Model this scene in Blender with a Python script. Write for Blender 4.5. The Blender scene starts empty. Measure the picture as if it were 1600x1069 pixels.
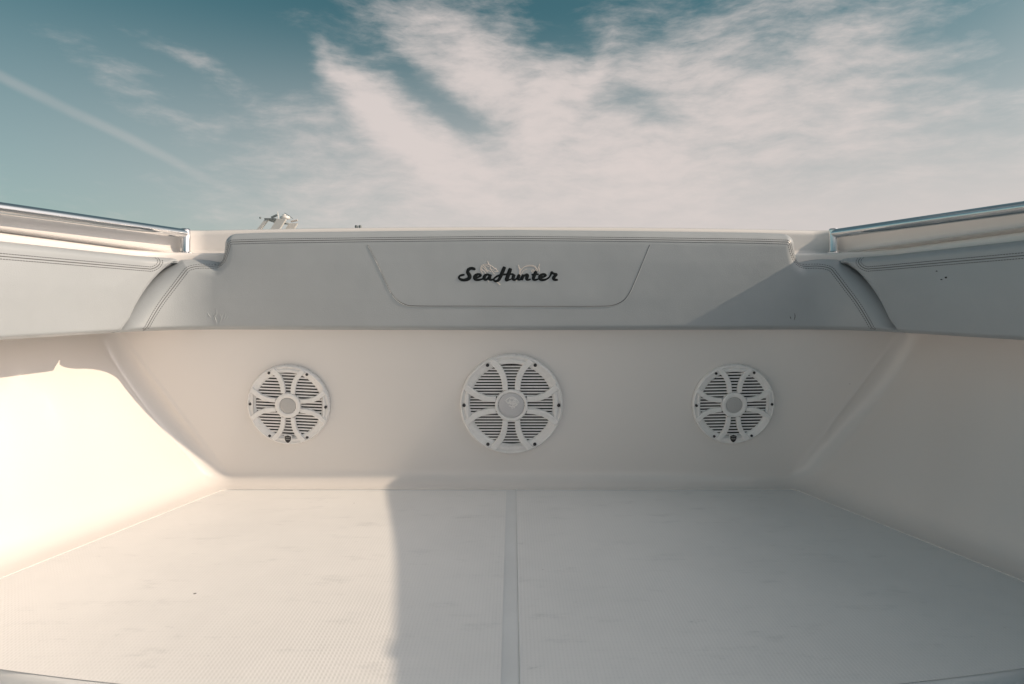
import bpy, math, random
import numpy as np
from mathutils import Vector, Matrix

random.seed(7)
rng = np.random.default_rng(7)
SC = bpy.context.scene
COL = SC.collection
R = math.radians

# ---------------------------------------------------------------- camera
EYE = 0.615
cam_d = bpy.data.cameras.new('camera')
cam = bpy.data.objects.new('camera', cam_d)
COL.objects.link(cam)
cam.location = (0.008, 0.0, EYE)
cam.rotation_euler = (R(90), 0, 0)
cam_d.sensor_width = 36.0
cam_d.lens = 22.0
cam_d.shift_y = -(534.5 - 465.0) / 1600.0
cam_d.clip_start = 0.02
cam_d.clip_end = 20000
SC.camera = cam

# ---------------------------------------------------------------- sun
SUN = Vector((0.865, -0.115, 0.480)).normalized()
sun_d = bpy.data.lights.new('sun', 'SUN')
sun_d.energy = 1.68
sun_d.angle = R(0.5)
sun_d.color = (1.0, 0.79, 0.585)
sun = bpy.data.objects.new('sun', sun_d)
COL.objects.link(sun)
sun.rotation_euler = SUN.to_track_quat('Z', 'Y').to_euler()
sun.location = (6, -1, 5)

# ---------------------------------------------------------------- exposure
SC.view_settings.view_transform = 'Standard'
SC.view_settings.look = 'None'
SC.view_settings.gamma = 1.0
SC.view_settings.use_curve_mapping = False
SC.view_settings.exposure = 0.98
SC.cycles.max_bounces = 10
SC.cycles.diffuse_bounces = 8
SC.cycles.sample_clamp_indirect = 6.0
SC.cycles.use_denoising = True


# ---------------------------------------------------------------- node helper
class NT:
    def __init__(self, tree):
        self.t = tree

    def n(self, typ, **kw):
        nd = self.t.nodes.new(typ)
        for k, v in kw.items():
            setattr(nd, k, v)
        return nd

    def l(self, a, b):
        self.t.links.new(a, b)

    def put(self, sock, v):
        if isinstance(v, bpy.types.NodeSocket):
            self.l(v, sock)
        else:
            sock.default_value = v

    def m(self, op, a, b=0.0, c=0.0, clamp=False):
        nd = self.n('ShaderNodeMath', operation=op, use_clamp=clamp)
        self.put(nd.inputs[0], a)
        self.put(nd.inputs[1], b)
        self.put(nd.inputs[2], c)
        return nd.outputs[0]

    def mix(self, f, a, b, blend='MIX'):
        nd = self.n('ShaderNodeMix', data_type='RGBA', blend_type=blend, clamp_factor=True)
        self.put(nd.inputs[0], f)
        self.put(nd.inputs[6], a)
        self.put(nd.inputs[7], b)
        return nd.outputs[2]

    def ramp(self, v, lo, hi, a=0.0, b=1.0, smooth=True):
        nd = self.n('ShaderNodeMapRange', interpolation_type='SMOOTHSTEP' if smooth else 'LINEAR')
        self.put(nd.inputs[0], v)
        nd.inputs[1].default_value = lo
        nd.inputs[2].default_value = hi
        nd.inputs[3].default_value = a
        nd.inputs[4].default_value = b
        return nd.outputs[0]

    def comb(self, x, y, z=0.0):
        nd = self.n('ShaderNodeCombineXYZ')
        self.put(nd.inputs[0], x)
        self.put(nd.inputs[1], y)
        self.put(nd.inputs[2], z)
        return nd.outputs[0]

    def mapping(self, v, loc=(0, 0, 0), rot=(0, 0, 0), scale=(1, 1, 1), typ='POINT'):
        nd = self.n('ShaderNodeMapping', vector_type=typ)
        self.put(nd.inputs[0], v)
        nd.inputs[1].default_value = loc
        nd.inputs[2].default_value = rot
        nd.inputs[3].default_value = scale
        return nd.outputs[0]

    def noise(self, v, scale, detail=6.0, rough=0.55, dist=0.0, color=False):
        nd = self.n('ShaderNodeTexNoise')
        self.put(nd.inputs['Vector'], v)
        nd.inputs['Scale'].default_value = scale
        nd.inputs['Detail'].default_value = detail
        nd.inputs['Roughness'].default_value = rough
        nd.inputs['Distortion'].default_value = dist
        return nd.outputs['Color' if color else 'Fac']


# ---------------------------------------------------------------- world: clear sky with cirrus
def build_world():
    w = bpy.data.worlds.new('World')
    SC.world = w
    w.use_nodes = True
    w.cycles.sampling_method = 'MANUAL'
    w.cycles.sample_map_resolution = 512
    w.node_tree.nodes.clear()
    q = NT(w.node_tree)
    sky = q.n('ShaderNodeTexSky', sky_type='NISHITA', sun_disc=False)
    sky.sun_elevation = math.asin(SUN.z)
    sky.sun_rotation = math.atan2(SUN.x, SUN.y)
    sky.air_density = 1.0
    sky.dust_density = 0.7
    sky.ozone_density = 2.0
    sat = q.n('ShaderNodeHueSaturation')
    sat.inputs['Saturation'].default_value = 0.90
    sat.inputs['Hue'].default_value = 0.475
    q.l(sky.outputs[0], sat.inputs['Color'])
    base = q.mix(1.0, sat.outputs[0], (0.58, 0.90, 0.80, 1), 'MULTIPLY')

    tc = q.n('ShaderNodeTexCoord')
    sep = q.n('ShaderNodeSeparateXYZ')
    q.l(tc.outputs['Generated'], sep.inputs[0])
    x, y, z = sep.outputs
    az = q.m('ARCTAN2', x, y)                       # 0 straight aft, right positive
    el = q.m('ARCSINE', z)
    # flat cloud layer coordinates
    zz = q.m('ADD', q.m('MAXIMUM', z, 0.0), 0.16)
    P = q.comb(q.m('DIVIDE', x, zz), q.m('DIVIDE', y, zz), 0.0)
    A = q.comb(az, el, 0.0)

    # warp for the fibres
    wn = q.noise(A, 3.2, 3.0, 0.5, color=True)
    wv = q.n('ShaderNodeVectorMath', operation='MULTIPLY_ADD')
    q.l(wn, wv.inputs[0])
    wv.inputs[1].default_value = (0.13, 0.10, 0.0)
    q.l(A, wv.inputs[2])
    AW = wv.outputs[0]
    wn2 = q.noise(A, 11.0, 3.0, 0.55, color=True)
    wv2 = q.n('ShaderNodeVectorMath', operation='MULTIPLY_ADD')
    q.l(wn2, wv2.inputs[0])
    wv2.inputs[1].default_value = (0.05, 0.04, 0.0)
    q.l(A, wv2.inputs[2])
    AB = wv2.outputs[0]                             # light warp for the cloud outlines

    big = q.noise(q.mapping(AW, rot=(0, 0, R(28)), scale=(1.0, 2.6, 1)), 2.6, 8.0, 0.58)
    fib = q.noise(q.mapping(AW, rot=(0, 0, R(33)), scale=(1.6, 9.0, 1)), 3.4, 9.0, 0.62)
    rip = q.noise(q.mapping(AW, rot=(0, 0, R(-12)), scale=(3.5, 9.0, 1)), 4.6, 7.0, 0.60)

    fine = q.noise(q.mapping(AB, rot=(0, 0, R(30)), scale=(2.2, 8.0, 1)), 9.0, 12.0, 0.68)

    def blob(px, py, hl, hw, ang, gain):
        # elongated soft patch: centre given as sky direction from photo pixel, half sizes in radians
        u, v = (px - 800) / 978.0, (465 - py) / 978.0
        a0 = math.atan2(u, 1.0)
        e0 = math.atan2(v, math.hypot(u, 1.0))
        c = q.mapping(AB, loc=(-a0 - 0.025, -e0 - 0.02, 0))
        c = q.mapping(c, rot=(0, 0, R(ang)), scale=(1, 1, 1))
        c = q.mapping(c, scale=(1 / hl, 1 / hw, 1))
        ln = q.n('ShaderNodeVectorMath', operation='LENGTH')
        q.l(c, ln.inputs[0])
        g = q.ramp(ln.outputs['Value'], 1.0, 0.0, 0.0, 1.0)
        return q.m('MULTIPLY', g, gain)

    blobs = [
        blob(560, 150, 0.20, 0.055, 42, 0.55), blob(660, 230, 0.22, 0.07, 40, 0.50),
        blob(505, 85, 0.07, 0.035, 40, 0.45),
        blob(690, 60, 0.20, 0.10, 30, 0.42), blob(760, 130, 0.12, 0.05, 50, 0.25),
        blob(700, 165, 0.17, 0.036, 38, -0.60), blob(780, 190, 0.07, 0.03, 20, -0.30),
        blob(870, 35, 0.10, 0.08, 30, -0.42),
        blob(860, 150, 0.12, 0.06, -65, 0.40), blob(925, 120, 0.09, 0.035, -60, 0.35),
        blob(1060, 112, 0.11, 0.03, 6, 0.34), blob(1000, 165, 0.12, 0.035, 25, -0.28),
        blob(1230, 120, 0.26, 0.12, -12, 0.26), blob(1420, 190, 0.25, 0.05, -4, 0.26),
        blob(1150, 30, 0.28, 0.05, -14, 0.16), blob(1560, 40, 0.18, 0.14, -30, -0.30),
        blob(860, 240, 0.60, 0.20, 0, 0.62), blob(1250, 130, 0.55, 0.26, -8, 0.20), blob(420, 250, 0.40, 0.12, 10, 0.22),
        blob(120, 60, 0.50, 0.26, 20, -0.62), blob(360, 40, 0.25, 0.10, 10, -0.40),
        blob(40, 210, 0.26, 0.14, 30, -0.28),
        blob(290, 78, 0.16, 0.034, 14, 0.45), blob(170, 120, 0.20, 0.06, 28, 0.52),
        blob(390, 150, 0.22, 0.05, 25, 0.16),
    ]
    dens = q.m('MULTIPLY_ADD', q.m('SUBTRACT', big, 0.5), 1.3, 0.22)
    for b in blobs:
        dens = q.m('ADD', dens, b)
    fsum = q.m('ADD', q.m('MULTIPLY', q.m('SUBTRACT', fib, 0.5), 0.85), q.m('MULTIPLY', q.m('SUBTRACT', rip, 0.5), 0.75))
    fsum = q.m('ADD', fsum, q.m('MULTIPLY', q.m('SUBTRACT', fine, 0.5), 0.60))
    dens = q.m('ADD', dens, fsum)
    cover = q.ramp(dens, -0.02, 1.15)
    # thin contrail: part of a small circle on the sky
    con_f = q.n('ShaderNodeVectorMath', operation='DOT_PRODUCT')
    d1 = Vector(((2 - 800) / 978.0, 1.0, (465 - 118) / 978.0)).normalized()
    d2 = Vector(((290 - 800) / 978.0, 1.0, (465 - 262) / 978.0)).normalized()
    nrm = d1.cross(d2).normalized()
    q.l(tc.outputs['Generated'], con_f.inputs[0])
    con_f.inputs[1].default_value = nrm
    wob = q.m('MULTIPLY', q.m('SUBTRACT', q.noise(A, 6.0, 2.0), 0.5), 0.012)
    cd = q.m('ABSOLUTE', q.m('ADD', con_f.outputs['Value'], wob))
    con = q.ramp(cd, 0.010, 0.001, 0.0, 0.22)
    con = q.m('MULTIPLY', con, q.ramp(az, -0.34, -0.50))
    con = q.m('MULTIPLY', con, q.ramp(q.noise(A, 9.0, 4.0), 0.25, 0.6, 0.5, 1.0))
    cover = q.m('ADD', cover, con, clamp=True)
    cover = q.m('MULTIPLY', cover, 0.92)

    # pale haze low on the horizon all the way round
    haze = q.ramp(el, 0.44, 0.05, 0.0, 0.94)
    sd = q.n('ShaderNodeVectorMath', operation='DOT_PRODUCT')
    q.l(tc.outputs['Generated'], sd.inputs[0])
    sd.inputs[1].default_value = SUN
    haze = q.m('MULTIPLY', haze, q.ramp(sd.outputs['Value'], -0.75, 0.05, 0.30, 1.0))   # hazier towards the sun
    cloud_col = (0.365, 0.325, 0.310, 1)
    haze_col = (0.345, 0.31, 0.30, 1)
    col = q.n('ShaderNodeVectorMath', operation='SCALE')
    q.l(base, col.inputs[0])
    col.inputs['Scale'].default_value = 0.036
    c1 = q.mix(haze, col.outputs[0], haze_col)
    # added cloud glow around the sun, mainly out of view, for stronger soft light
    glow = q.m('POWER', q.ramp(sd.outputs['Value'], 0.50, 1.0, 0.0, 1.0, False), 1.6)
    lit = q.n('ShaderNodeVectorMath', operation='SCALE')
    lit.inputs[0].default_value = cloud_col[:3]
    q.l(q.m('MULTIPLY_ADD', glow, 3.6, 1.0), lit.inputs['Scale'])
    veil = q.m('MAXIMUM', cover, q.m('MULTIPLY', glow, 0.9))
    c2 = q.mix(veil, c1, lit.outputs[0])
    bg = q.n('ShaderNodeBackground')
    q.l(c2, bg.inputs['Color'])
    bg.inputs['Strength'].default_value = 1.0
    out = q.n('ShaderNodeOutputWorld')
    q.l(bg.outputs[0], out.inputs[0])


build_world()


# ---------------------------------------------------------------- materials
def mat(name, col, rough=0.5, metal=0.0, coat=0.0, spec=0.5, bump=None, vary=None, wave=None, specks=0.0):
    m = bpy.data.materials.new(name)
    m.use_nodes = True
    q = NT(m.node_tree)
    b = q.t.nodes['Principled BSDF']
    b.inputs['Base Color'].default_value = (*col, 1)
    b.inputs['Roughness'].default_value = rough
    b.inputs['Metallic'].default_value = metal
    b.inputs['Coat Weight'].default_value = coat
    b.inputs['Coat Roughness'].default_value = 0.08
    b.inputs['Specular IOR Level'].default_value = spec
    tc = q.n('ShaderNodeTexCoord')
    P = tc.outputs['Object']
    if vary:
        sc, amt = vary
        f = q.ramp(q.noise(P, sc, 5.0, 0.6), 0.3, 0.7)
        dark = tuple(c * (1 - amt) for c in col)
        q.l(q.mix(f, (*dark, 1), (*col, 1)), b.inputs['Base Color'])
        q.l(q.ramp(q.noise(P, sc * 2.3, 4.0), 0.3, 0.7, max(0.03, rough * 0.85), min(1, rough * 1.15)), b.inputs['Roughness'])
    if bump:
        sc, dist, det = bump
        bn = q.n('ShaderNodeBump')
        bn.inputs['Strength'].default_value = 1.0
        bn.inputs['Distance'].default_value = dist
        q.l(q.noise(P, sc, det, 0.6), bn.inputs['Height'])
        q.l(bn.outputs[0], b.inputs['Normal'])
        if wave:                                   # broad slackness under the fine grain
            b2 = q.n('ShaderNodeBump')
            b2.inputs['Strength'].default_value = 1.0
            b2.inputs['Distance'].default_value = wave[1]
            q.l(q.noise(P, wave[0], 2.0, 0.5), b2.inputs['Height'])
            q.l(b2.outputs[0], bn.inputs['Normal'])
    if specks:                                     # sparse grit and pin marks
        vo = q.n('ShaderNodeTexVoronoi')
        q.l(P, vo.inputs['Vector'])
        vo.inputs['Scale'].default_value = 9.0
        sp = q.n('ShaderNodeSeparateColor')
        q.l(vo.outputs['Color'], sp.inputs[0])
        f = q.m('MULTIPLY', q.ramp(vo.outputs['Distance'], 0.024, 0.012), q.m('GREATER_THAN', sp.outputs[0], 1 - specks))
        q.l(q.mix(f, (*col, 1), (0.08, 0.07, 0.06, 1)), b.inputs['Base Color'])
    return m


def mat_nonskid():
    m = bpy.data.materials.new('nonskid_deck')
    m.use_nodes = True
    q = NT(m.node_tree)
    b = q.t.nodes['Principled BSDF']
    tc = q.n('ShaderNodeTexCoord')
    P = tc.outputs['Object']
    sep = q.n('ShaderNodeSeparateXYZ')
    q.l(P, sep.inputs[0])
    X, Y = sep.outputs[0], sep.outputs[1]
    pitch = 0.0070
    k = 2 * math.pi / pitch
    s1 = q.m('SINE', q.m('MULTIPLY', X, k))
    s2 = q.m('SINE', q.m('MULTIPLY', Y, k * 0.8))
    s = q.m('MULTIPLY', s1, q.m('MULTIPLY_ADD', s2, 0.4, 0.6))
    n1 = q.noise(P, 2.2, 6.0, 0.65)
    # scuffs: streaky grey marks that run athwartships
    sc1 = q.noise(q.mapping(P, scale=(3.0, 9.0, 1)), 2.0, 8.0, 0.72)
    scuff = q.m('MULTIPLY', q.ramp(sc1, 0.54, 0.76), 0.22)
    sc2 = q.noise(q.mapping(P, loc=(3.1, 7.7, 0), scale=(6.0, 16.0, 1)), 2.0, 9.0, 0.75)
    scuff = q.m('ADD', scuff, q.m('MULTIPLY', q.ramp(sc2, 0.62, 0.74), 0.42))
    # grit
    vo = q.n('ShaderNodeTexVoronoi')
    q.l(P, vo.inputs['Vector'])
    vo.inputs['Scale'].default_value = 11.0
    vo.inputs['Randomness'].default_value = 1.0
    speck = q.ramp(vo.outputs['Distance'], 0.042, 0.026)
    sc_sel = q.n('ShaderNodeSeparateColor')
    q.l(vo.outputs['Color'], sc_sel.inputs[0])
    speck = q.m('MULTIPLY', speck, q.m('GREATER_THAN', sc_sel.outputs[0], 0.80))
    valley = q.ramp(s, -1.0, 0.2, 0.07, 0.0)
    f = q.m('ADD', q.m('ADD', scuff, valley), q.m('MULTIPLY', q.ramp(n1, 0.35, 0.75), 0.10), clamp=True)
    c = q.mix(f, (0.84, 0.84, 0.835, 1), (0.25, 0.28, 0.30, 1))
    c = q.mix(q.m('MULTIPLY', speck, 0.85), c, (0.03, 0.03, 0.035, 1))
    q.l(c, b.inputs['Base Color'])
    b.inputs['Roughness'].default_value = 0.42
    b.inputs['Specular IOR Level'].default_value = 0.35
    bn = q.n('ShaderNodeBump')
    bn.inputs['Strength'].default_value = 0.7
    bn.inputs['Distance'].default_value = 0.0002
    q.l(s, bn.inputs['Height'])
    q.l(bn.outputs[0], b.inputs['Normal'])
    return m


def mat_sea():
    m = bpy.data.materials.new('sea_water')
    m.use_nodes = True
    q = NT(m.node_tree)
    b = q.t.nodes['Principled BSDF']
    b.inputs['Base Color'].default_value = (0.015, 0.06, 0.07, 1)
    b.inputs['Roughness'].default_value = 0.12
    tc = q.n('ShaderNodeTexCoord')
    bn = q.n('ShaderNodeBump')
    bn.inputs['Distance'].default_value = 0.15
    q.l(q.noise(tc.outputs['Object'], 0.7, 6.0, 0.6), bn.inputs['Height'])
    q.l(bn.outputs[0], b.inputs['Normal'])
    return m


M = dict(
    gel=mat('white_gelcoat', (0.785, 0.76, 0.74), 0.22, coat=0.8, bump=(2.2, 0.0020, 0.0), specks=0.18),
    deck=mat('smooth_deck', (0.78, 0.80, 0.81), 0.38, coat=0.2, vary=(4.0, 0.08)),
    nonskid=mat_nonskid(),
    vinyl=mat('grey_vinyl', (0.385, 0.418, 0.442), 0.42, spec=0.45, vary=(5.0, 0.05), bump=(380.0, 0.0005, 3.0), wave=(9.0, 0.0022)),
    thread=mat('dark_thread', (0.09, 0.09, 0.095), 0.8),
    seam=mat('seam_shadow_gap', (0.10, 0.10, 0.10), 0.7),
    pale_thread=mat('pale_thread', (0.66, 0.61, 0.57), 0.6),
    letter=mat('black_embroidery', (0.010, 0.014, 0.016), 0.7, spec=0.15, bump=(900.0, 0.0004, 2.0)),
    steel=mat('stainless_steel', (0.74, 0.745, 0.75), 0.10, metal=1.0, vary=(30.0, 0.05)),
    plastic=mat('white_plastic', (0.86, 0.855, 0.85), 0.30, vary=(25.0, 0.04)),
    greyplastic=mat('grey_plastic', (0.50, 0.50, 0.50), 0.45, bump=(300.0, 0.0004, 2.0)),
    capplastic=mat('pale_grey_plastic', (0.60, 0.60, 0.62), 0.40),
    black=mat('black_plastic', (0.015, 0.015, 0.017), 0.5),
    screw=mat('dark_screw', (0.06, 0.06, 0.065), 0.35, metal=0.8),
    hull=mat('white_hull_paint', (0.78, 0.76, 0.73), 0.25, coat=0.4),
    glass=mat('dark_tinted_glass', (0.02, 0.03, 0.035), 0.06),
    greypaint=mat('grey_marine_paint', (0.26, 0.29, 0.30), 0.5),
    sea=mat_sea(),
)


# ---------------------------------------------------------------- mesh helpers
def link(name, me, material=None, parent=None, smooth=40):
    o = bpy.data.objects.new(name, me)
    COL.objects.link(o)
    if material is not None and not me.materials:
        me.materials.append(material)
    if parent is not None:
        o.parent = parent
    return o


def mesh(name, verts, faces, material, parent=None, smooth=40):
    me = bpy.data.meshes.new(name)
    me.from_pydata([tuple(map(float, v)) for v in verts], [], [tuple(map(int, f)) for f in faces])
    me.validate()
    me.update()
    if smooth:
        me.polygons.foreach_set('use_smooth', [True] * len(me.polygons))
        me.set_sharp_from_angle(angle=R(smooth))
    me.materials.append(material)
    return link(name, me, None, parent)


def fix_normals(o):
    import bmesh
    bm = bmesh.new()
    bm.from_mesh(o.data)
    bmesh.ops.recalc_face_normals(bm, faces=bm.faces)
    bm.to_mesh(o.data)
    bm.free()
    return o


def empty(name, loc=(0, 0, 0)):
    o = bpy.data.objects.new(name, None)
    COL.objects.link(o)
    o.location = loc
    o.empty_display_size = 0.1
    return o


def tag(o, label=None, cat=None, group=None, kind=None):
    if label:
        o['label'] = label
    if cat:
        o['category'] = cat
    if group:
        o['group'] = group
    if kind:
        o['kind'] = kind
    return o


def grid_faces(nu, nv, close_v=False, flip=False, base=0):
    f = []
    for i in range(nu - 1):
        for j in range(nv if close_v else nv - 1):
            a, b = base + i * nv + j, base + i * nv + (j + 1) % nv
            c, d = base + (i + 1) * nv + (j + 1) % nv, base + (i + 1) * nv + j
            f.append((a, d, c, b) if flip else (a, b, c, d))
    return f


def tube_vf(pts, rad, nseg=10, caps=True, base=0, flat=None, up=None):
    """tube through 3D points; rad is a number or list; flat squashes along `up`."""
    pts = [Vector(p) for p in pts]
    n = len(pts)
    rads = [rad] * n if not hasattr(rad, '__len__') else list(rad)
    V, F = [], []
    prev = None
    for i, p in enumerate(pts):
        t = (pts[min(i + 1, n - 1)] - pts[max(i - 1, 0)])
        if t.length < 1e-9:
            t = Vector((0, 0, 1))
        t.normalize()
        if up is not None:
            u = Vector(up)
        elif prev is None:
            u = Vector((0, 0, 1)) if abs(t.z) < 0.9 else Vector((1, 0, 0))
        else:
            u = prev
        s = t.cross(u)
        if s.length < 1e-6:
            s = t.orthogonal()
        s.normalize()
        u = s.cross(t).normalized()
        prev = u
        k = 1.0 if flat is None else flat
        for j in range(nseg):
            a = 2 * math.pi * j / nseg
            V.append(p + s * (math.cos(a) * rads[i]) + u * (math.sin(a) * rads[i] * k))
    F = grid_faces(n, nseg, True, base=base)
    if caps:
        F.append(tuple(base + j for j in range(nseg)))
        F.append(tuple(base + (n - 1) * nseg + j for j in reversed(range(nseg))))
    return V, F


def multi_tube(name, paths, rad, material, parent=None, nseg=6, flat=None, up=None):
    V, F = [], []
    for k, p in enumerate(paths):
        r = rad[k] if isinstance(rad, (list, tuple)) else rad
        v, f = tube_vf(p, r, nseg, True, len(V), flat, up)
        V += v
        F += f
    return mesh(name, V, F, material, parent, 60)


def lathe(name, prof, material, parent=None, n=64, smooth=35, closed=False):
    """prof: (radius, w) pairs; axis +Z of the local frame."""
    V, F = [], []
    for r, w in prof:
        for j in range(n):
            a = 2 * math.pi * j / n
            V.append((r * math.cos(a), r * math.sin(a), w))
    F = grid_faces(len(prof), n, True)
    if closed:
        k = len(prof)
        for j in range(n):
            F.append(((k - 1) * n + j, (k - 1) * n + (j + 1) % n, (j + 1) % n, j))
    return mesh(name, V, F, material, parent, smooth)


def box_vf(x0, x1, y0, y1, z0, z1, base=0):
    V = [(x0, y0, z0), (x1, y0, z0), (x1, y1, z0), (x0, y1, z0), (x0, y0, z1), (x1, y0, z1), (x1, y1, z1), (x0, y1, z1)]
    F = [(3, 2, 1, 0), (4, 5, 6, 7), (0, 1, 5, 4), (1, 2, 6, 5), (2, 3, 7, 6), (3, 0, 4, 7)]
    return V, [tuple(base + i for i in f) for f in F]


def prism(name, poly, w0, w1, material, parent=None, smooth=0, bevel=0.0):
    """poly in local XY, extruded along local Z with an optional chamfered front edge."""
    n = len(poly)
    cx, cy = sum(p[0] for p in poly) / n, sum(p[1] for p in poly) / n
    V = [(x, y, w0) for x, y in poly] + [(x, y, w1 - bevel) for x, y in poly]
    rings = 2
    if bevel:
        P = np.array(poly)
        nx = np.roll(P, -1, 0) - np.roll(P, 1, 0)
        nx /= np.linalg.norm(nx, axis=1)[:, None] + 1e-12
        area = sum(P[i - 1][0] * P[i][1] - P[i][0] * P[i - 1][1] for i in range(n))
        inn = np.stack([-nx[:, 1], nx[:, 0]], 1) * (1 if area > 0 else -1)
        Q = P + inn * bevel
        V += [(x, y, w1) for x, y in Q]
        rings = 3
    F = []
    for r in range(rings - 1):
        for j in range(n):
            F.append((r * n + j, r * n + (j + 1) % n, (r + 1) * n + (j + 1) % n, (r + 1) * n + j))
    F.append(tuple((rings - 1) * n + j for j in range(n)))
    F.append(tuple(reversed(range(n))))
    return fix_normals(mesh(name, V, F, material, parent, smooth))


def catmull(pts, sub=8):
    P = [np.array(p, float) for p in pts]
    P = [2 * P[0] - P[1]] + P + [2 * P[-1] - P[-2]]
    out = []
    for i in range(1, len(P) - 2):
        for k in range(sub):
            t = k / sub
            out.append(0.5 * ((2 * P[i]) + (-P[i - 1] + P[i + 1]) * t + (2 * P[i - 1] - 5 * P[i] + 4 * P[i + 1] - P[i + 2]) * t * t
                              + (-P[i - 1] + 3 * P[i] - 3 * P[i + 1] + P[i + 2]) * t ** 3))
    out.append(P[-2])
    return out


# ---------------------------------------------------------------- plan paths of the cockpit
Y_BEND, BEND_L, Y_FWD = 1.47, 0.34, -2.4


def half_width(Y, yt, a, sl):
    if Y >= Y_BEND:
        return a + sl * (yt - Y)
    d = min(Y_BEND - Y, 2.4)
    k = 0.70
    e = min(d, BEND_L)
    return a + sl * (yt - Y_BEND) + sl * (k * d + (1 - k) * (e - e * e / (2 * BEND_L)))


def upath(yt, a, sl, rad, n1=60, n2=28, n3=60, crown=0.0):
    """U shaped plan line: forward end of the port side -> transom -> starboard side."""
    phi = math.atan2(1.0, sl)
    tl = rad * math.tan(phi / 2)
    d1 = np.array([sl, 1.0]) / math.hypot(sl, 1.0)
    C = np.array([-a, yt])
    T1, T2 = C - d1 * tl, C + np.array([tl, 0])
    cen = T2 - np.array([0, rad])
    pts = []
    for i in range(n1):
        t = i / n1
        Y = Y_FWD + (T1[1] - Y_FWD) * (1 - (1 - t) ** 1.6)
        pts.append((-half_width(Y, yt, a, sl), Y))
    a0 = math.atan2(T1[1] - cen[1], T1[0] - cen[0])
    for i in range(n2 + 1):
        an = a0 + (math.pi / 2 - a0) * i / n2
        pts.append((cen[0] + rad * math.cos(an), cen[1] + rad * math.sin(an)))
    left = pts
    mid = [(T2[0] + (-2 * T2[0]) * i / n3, yt + crown * (1 - ((T2[0] + (-2 * T2[0]) * i / n3) / T2[0]) ** 2)) for i in range(1, n3)]
    right = [(-x, y) for x, y in reversed(left)]
    return np.array(left + mid + right)


def normals_of(P):
    T = np.gradient(P, axis=0)
    T /= np.linalg.norm(T, axis=1)[:, None]
    return np.stack([-T[:, 1], T[:, 0]], 1)


# key dimensions (metres): deck at z = 0
YB, A_B, SL_B, R_B = 1.930, 1.039, 0.27, 0.17        # bolster face
Z_BB = 0.514                                          # bolster lower edge
U_floor = upath(2.06, 0.957, 0.31, 0.09)
U_wtop = upath(1.985, 1.285, 0.31, 0.07)
U_coam = upath(YB + 0.058, A_B + 0.058, SL_B, 0.20)
U_bul = upath(2.075, 1.082, 0.265, 0.10, crown=0.006)
U_out = upath(2.20, 1.235, 0.29, 0.16, crown=0.01)
NP = len(U_floor)


def ledge_z(Y):
    return 0.757 + 0.040 * max(0.0, 1.93 - Y)


def bul_z(x, Y):
    return 0.839 + 0.013 * max(0.0, 1 - (x / 1.05) ** 2) + 0.020 * min(1.0, max(0.0, 1.98 - Y))


# ---------------------------------------------------------------- setting
sea = mesh('sea', [(-6000, -6000, -0.80), (6000, -6000, -0.80), (6000, 6000, -0.80), (-6000, 6000, -0.80)], [(0, 1, 2, 3)], M['sea'], None, 0)
tag(sea, kind='structure')

# ---------------------------------------------------------------- the boat itself
boat = tag(empty('fishing_boat', (0, 1.0, 0)), 'cream white moulded fibreglass boat cockpit seen from inside, facing the stern', 'boat')


def boat_part(name, V, F, m, smooth=40):
    o = mesh(name, V, F, m, None, smooth)
    o.parent = boat
    o.matrix_parent_inverse = Matrix.Translation((0, -1.0, 0))
    return o


def under(o, parent):
    o.parent = parent
    o.matrix_parent_inverse = parent.matrix_world.inverted() if parent.parent is None else Matrix.Identity(4)
    return o


# cockpit liner: flared side walls, leaning transom wall, coved into the deck
V = []
cove = 0.06
for i in range(NP):
    f, t = U_floor[i], U_wtop[i]
    d = t - f
    rise = Z_BB
    L = np.linalg.norm(d)
    nrm = normals_of(U_floor)[i] if i == 0 else NF[i]
    if i == 0:
        NF = normals_of(U_floor)
        nrm = NF[0]
    side = min(1.0, max(0.0, (abs(nrm[0]) - 0.25) / 0.6))
    # cove: quadratic bend from deck (inwards) to wall direction
    p0 = np.array([*(f - nrm * cove), 0.0030])
    p1 = np.array([*f, 0.003])
    w = np.array([d[0], d[1], rise])
    p2 = p1 + w * (cove * 1.1 / np.linalg.norm(w))
    V.append(tuple(p0 + np.array([0, 0, -0.004])))
    for k in range(9):
        s = k / 8
        V.append(tuple((1 - s) ** 2 * p0 + 2 * s * (1 - s) * p1 + s * s * p2))
    top = p1 + w
    for k in range(1, 11):
        s = k / 10
        bow = math.sin(math.pi * s) * (0.004 + 0.036 * side)
        p = p2 + (top - p2) * s
        V.append((p[0] + nrm[0] * bow, p[1] + nrm[1] * bow, p[2]))
    V.append((top[0], top[1], 0.56))
nv = len(V) // NP
liner = boat_part('cockpit_liner', V, grid_faces(NP, nv), M['gel'], 50)

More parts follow.
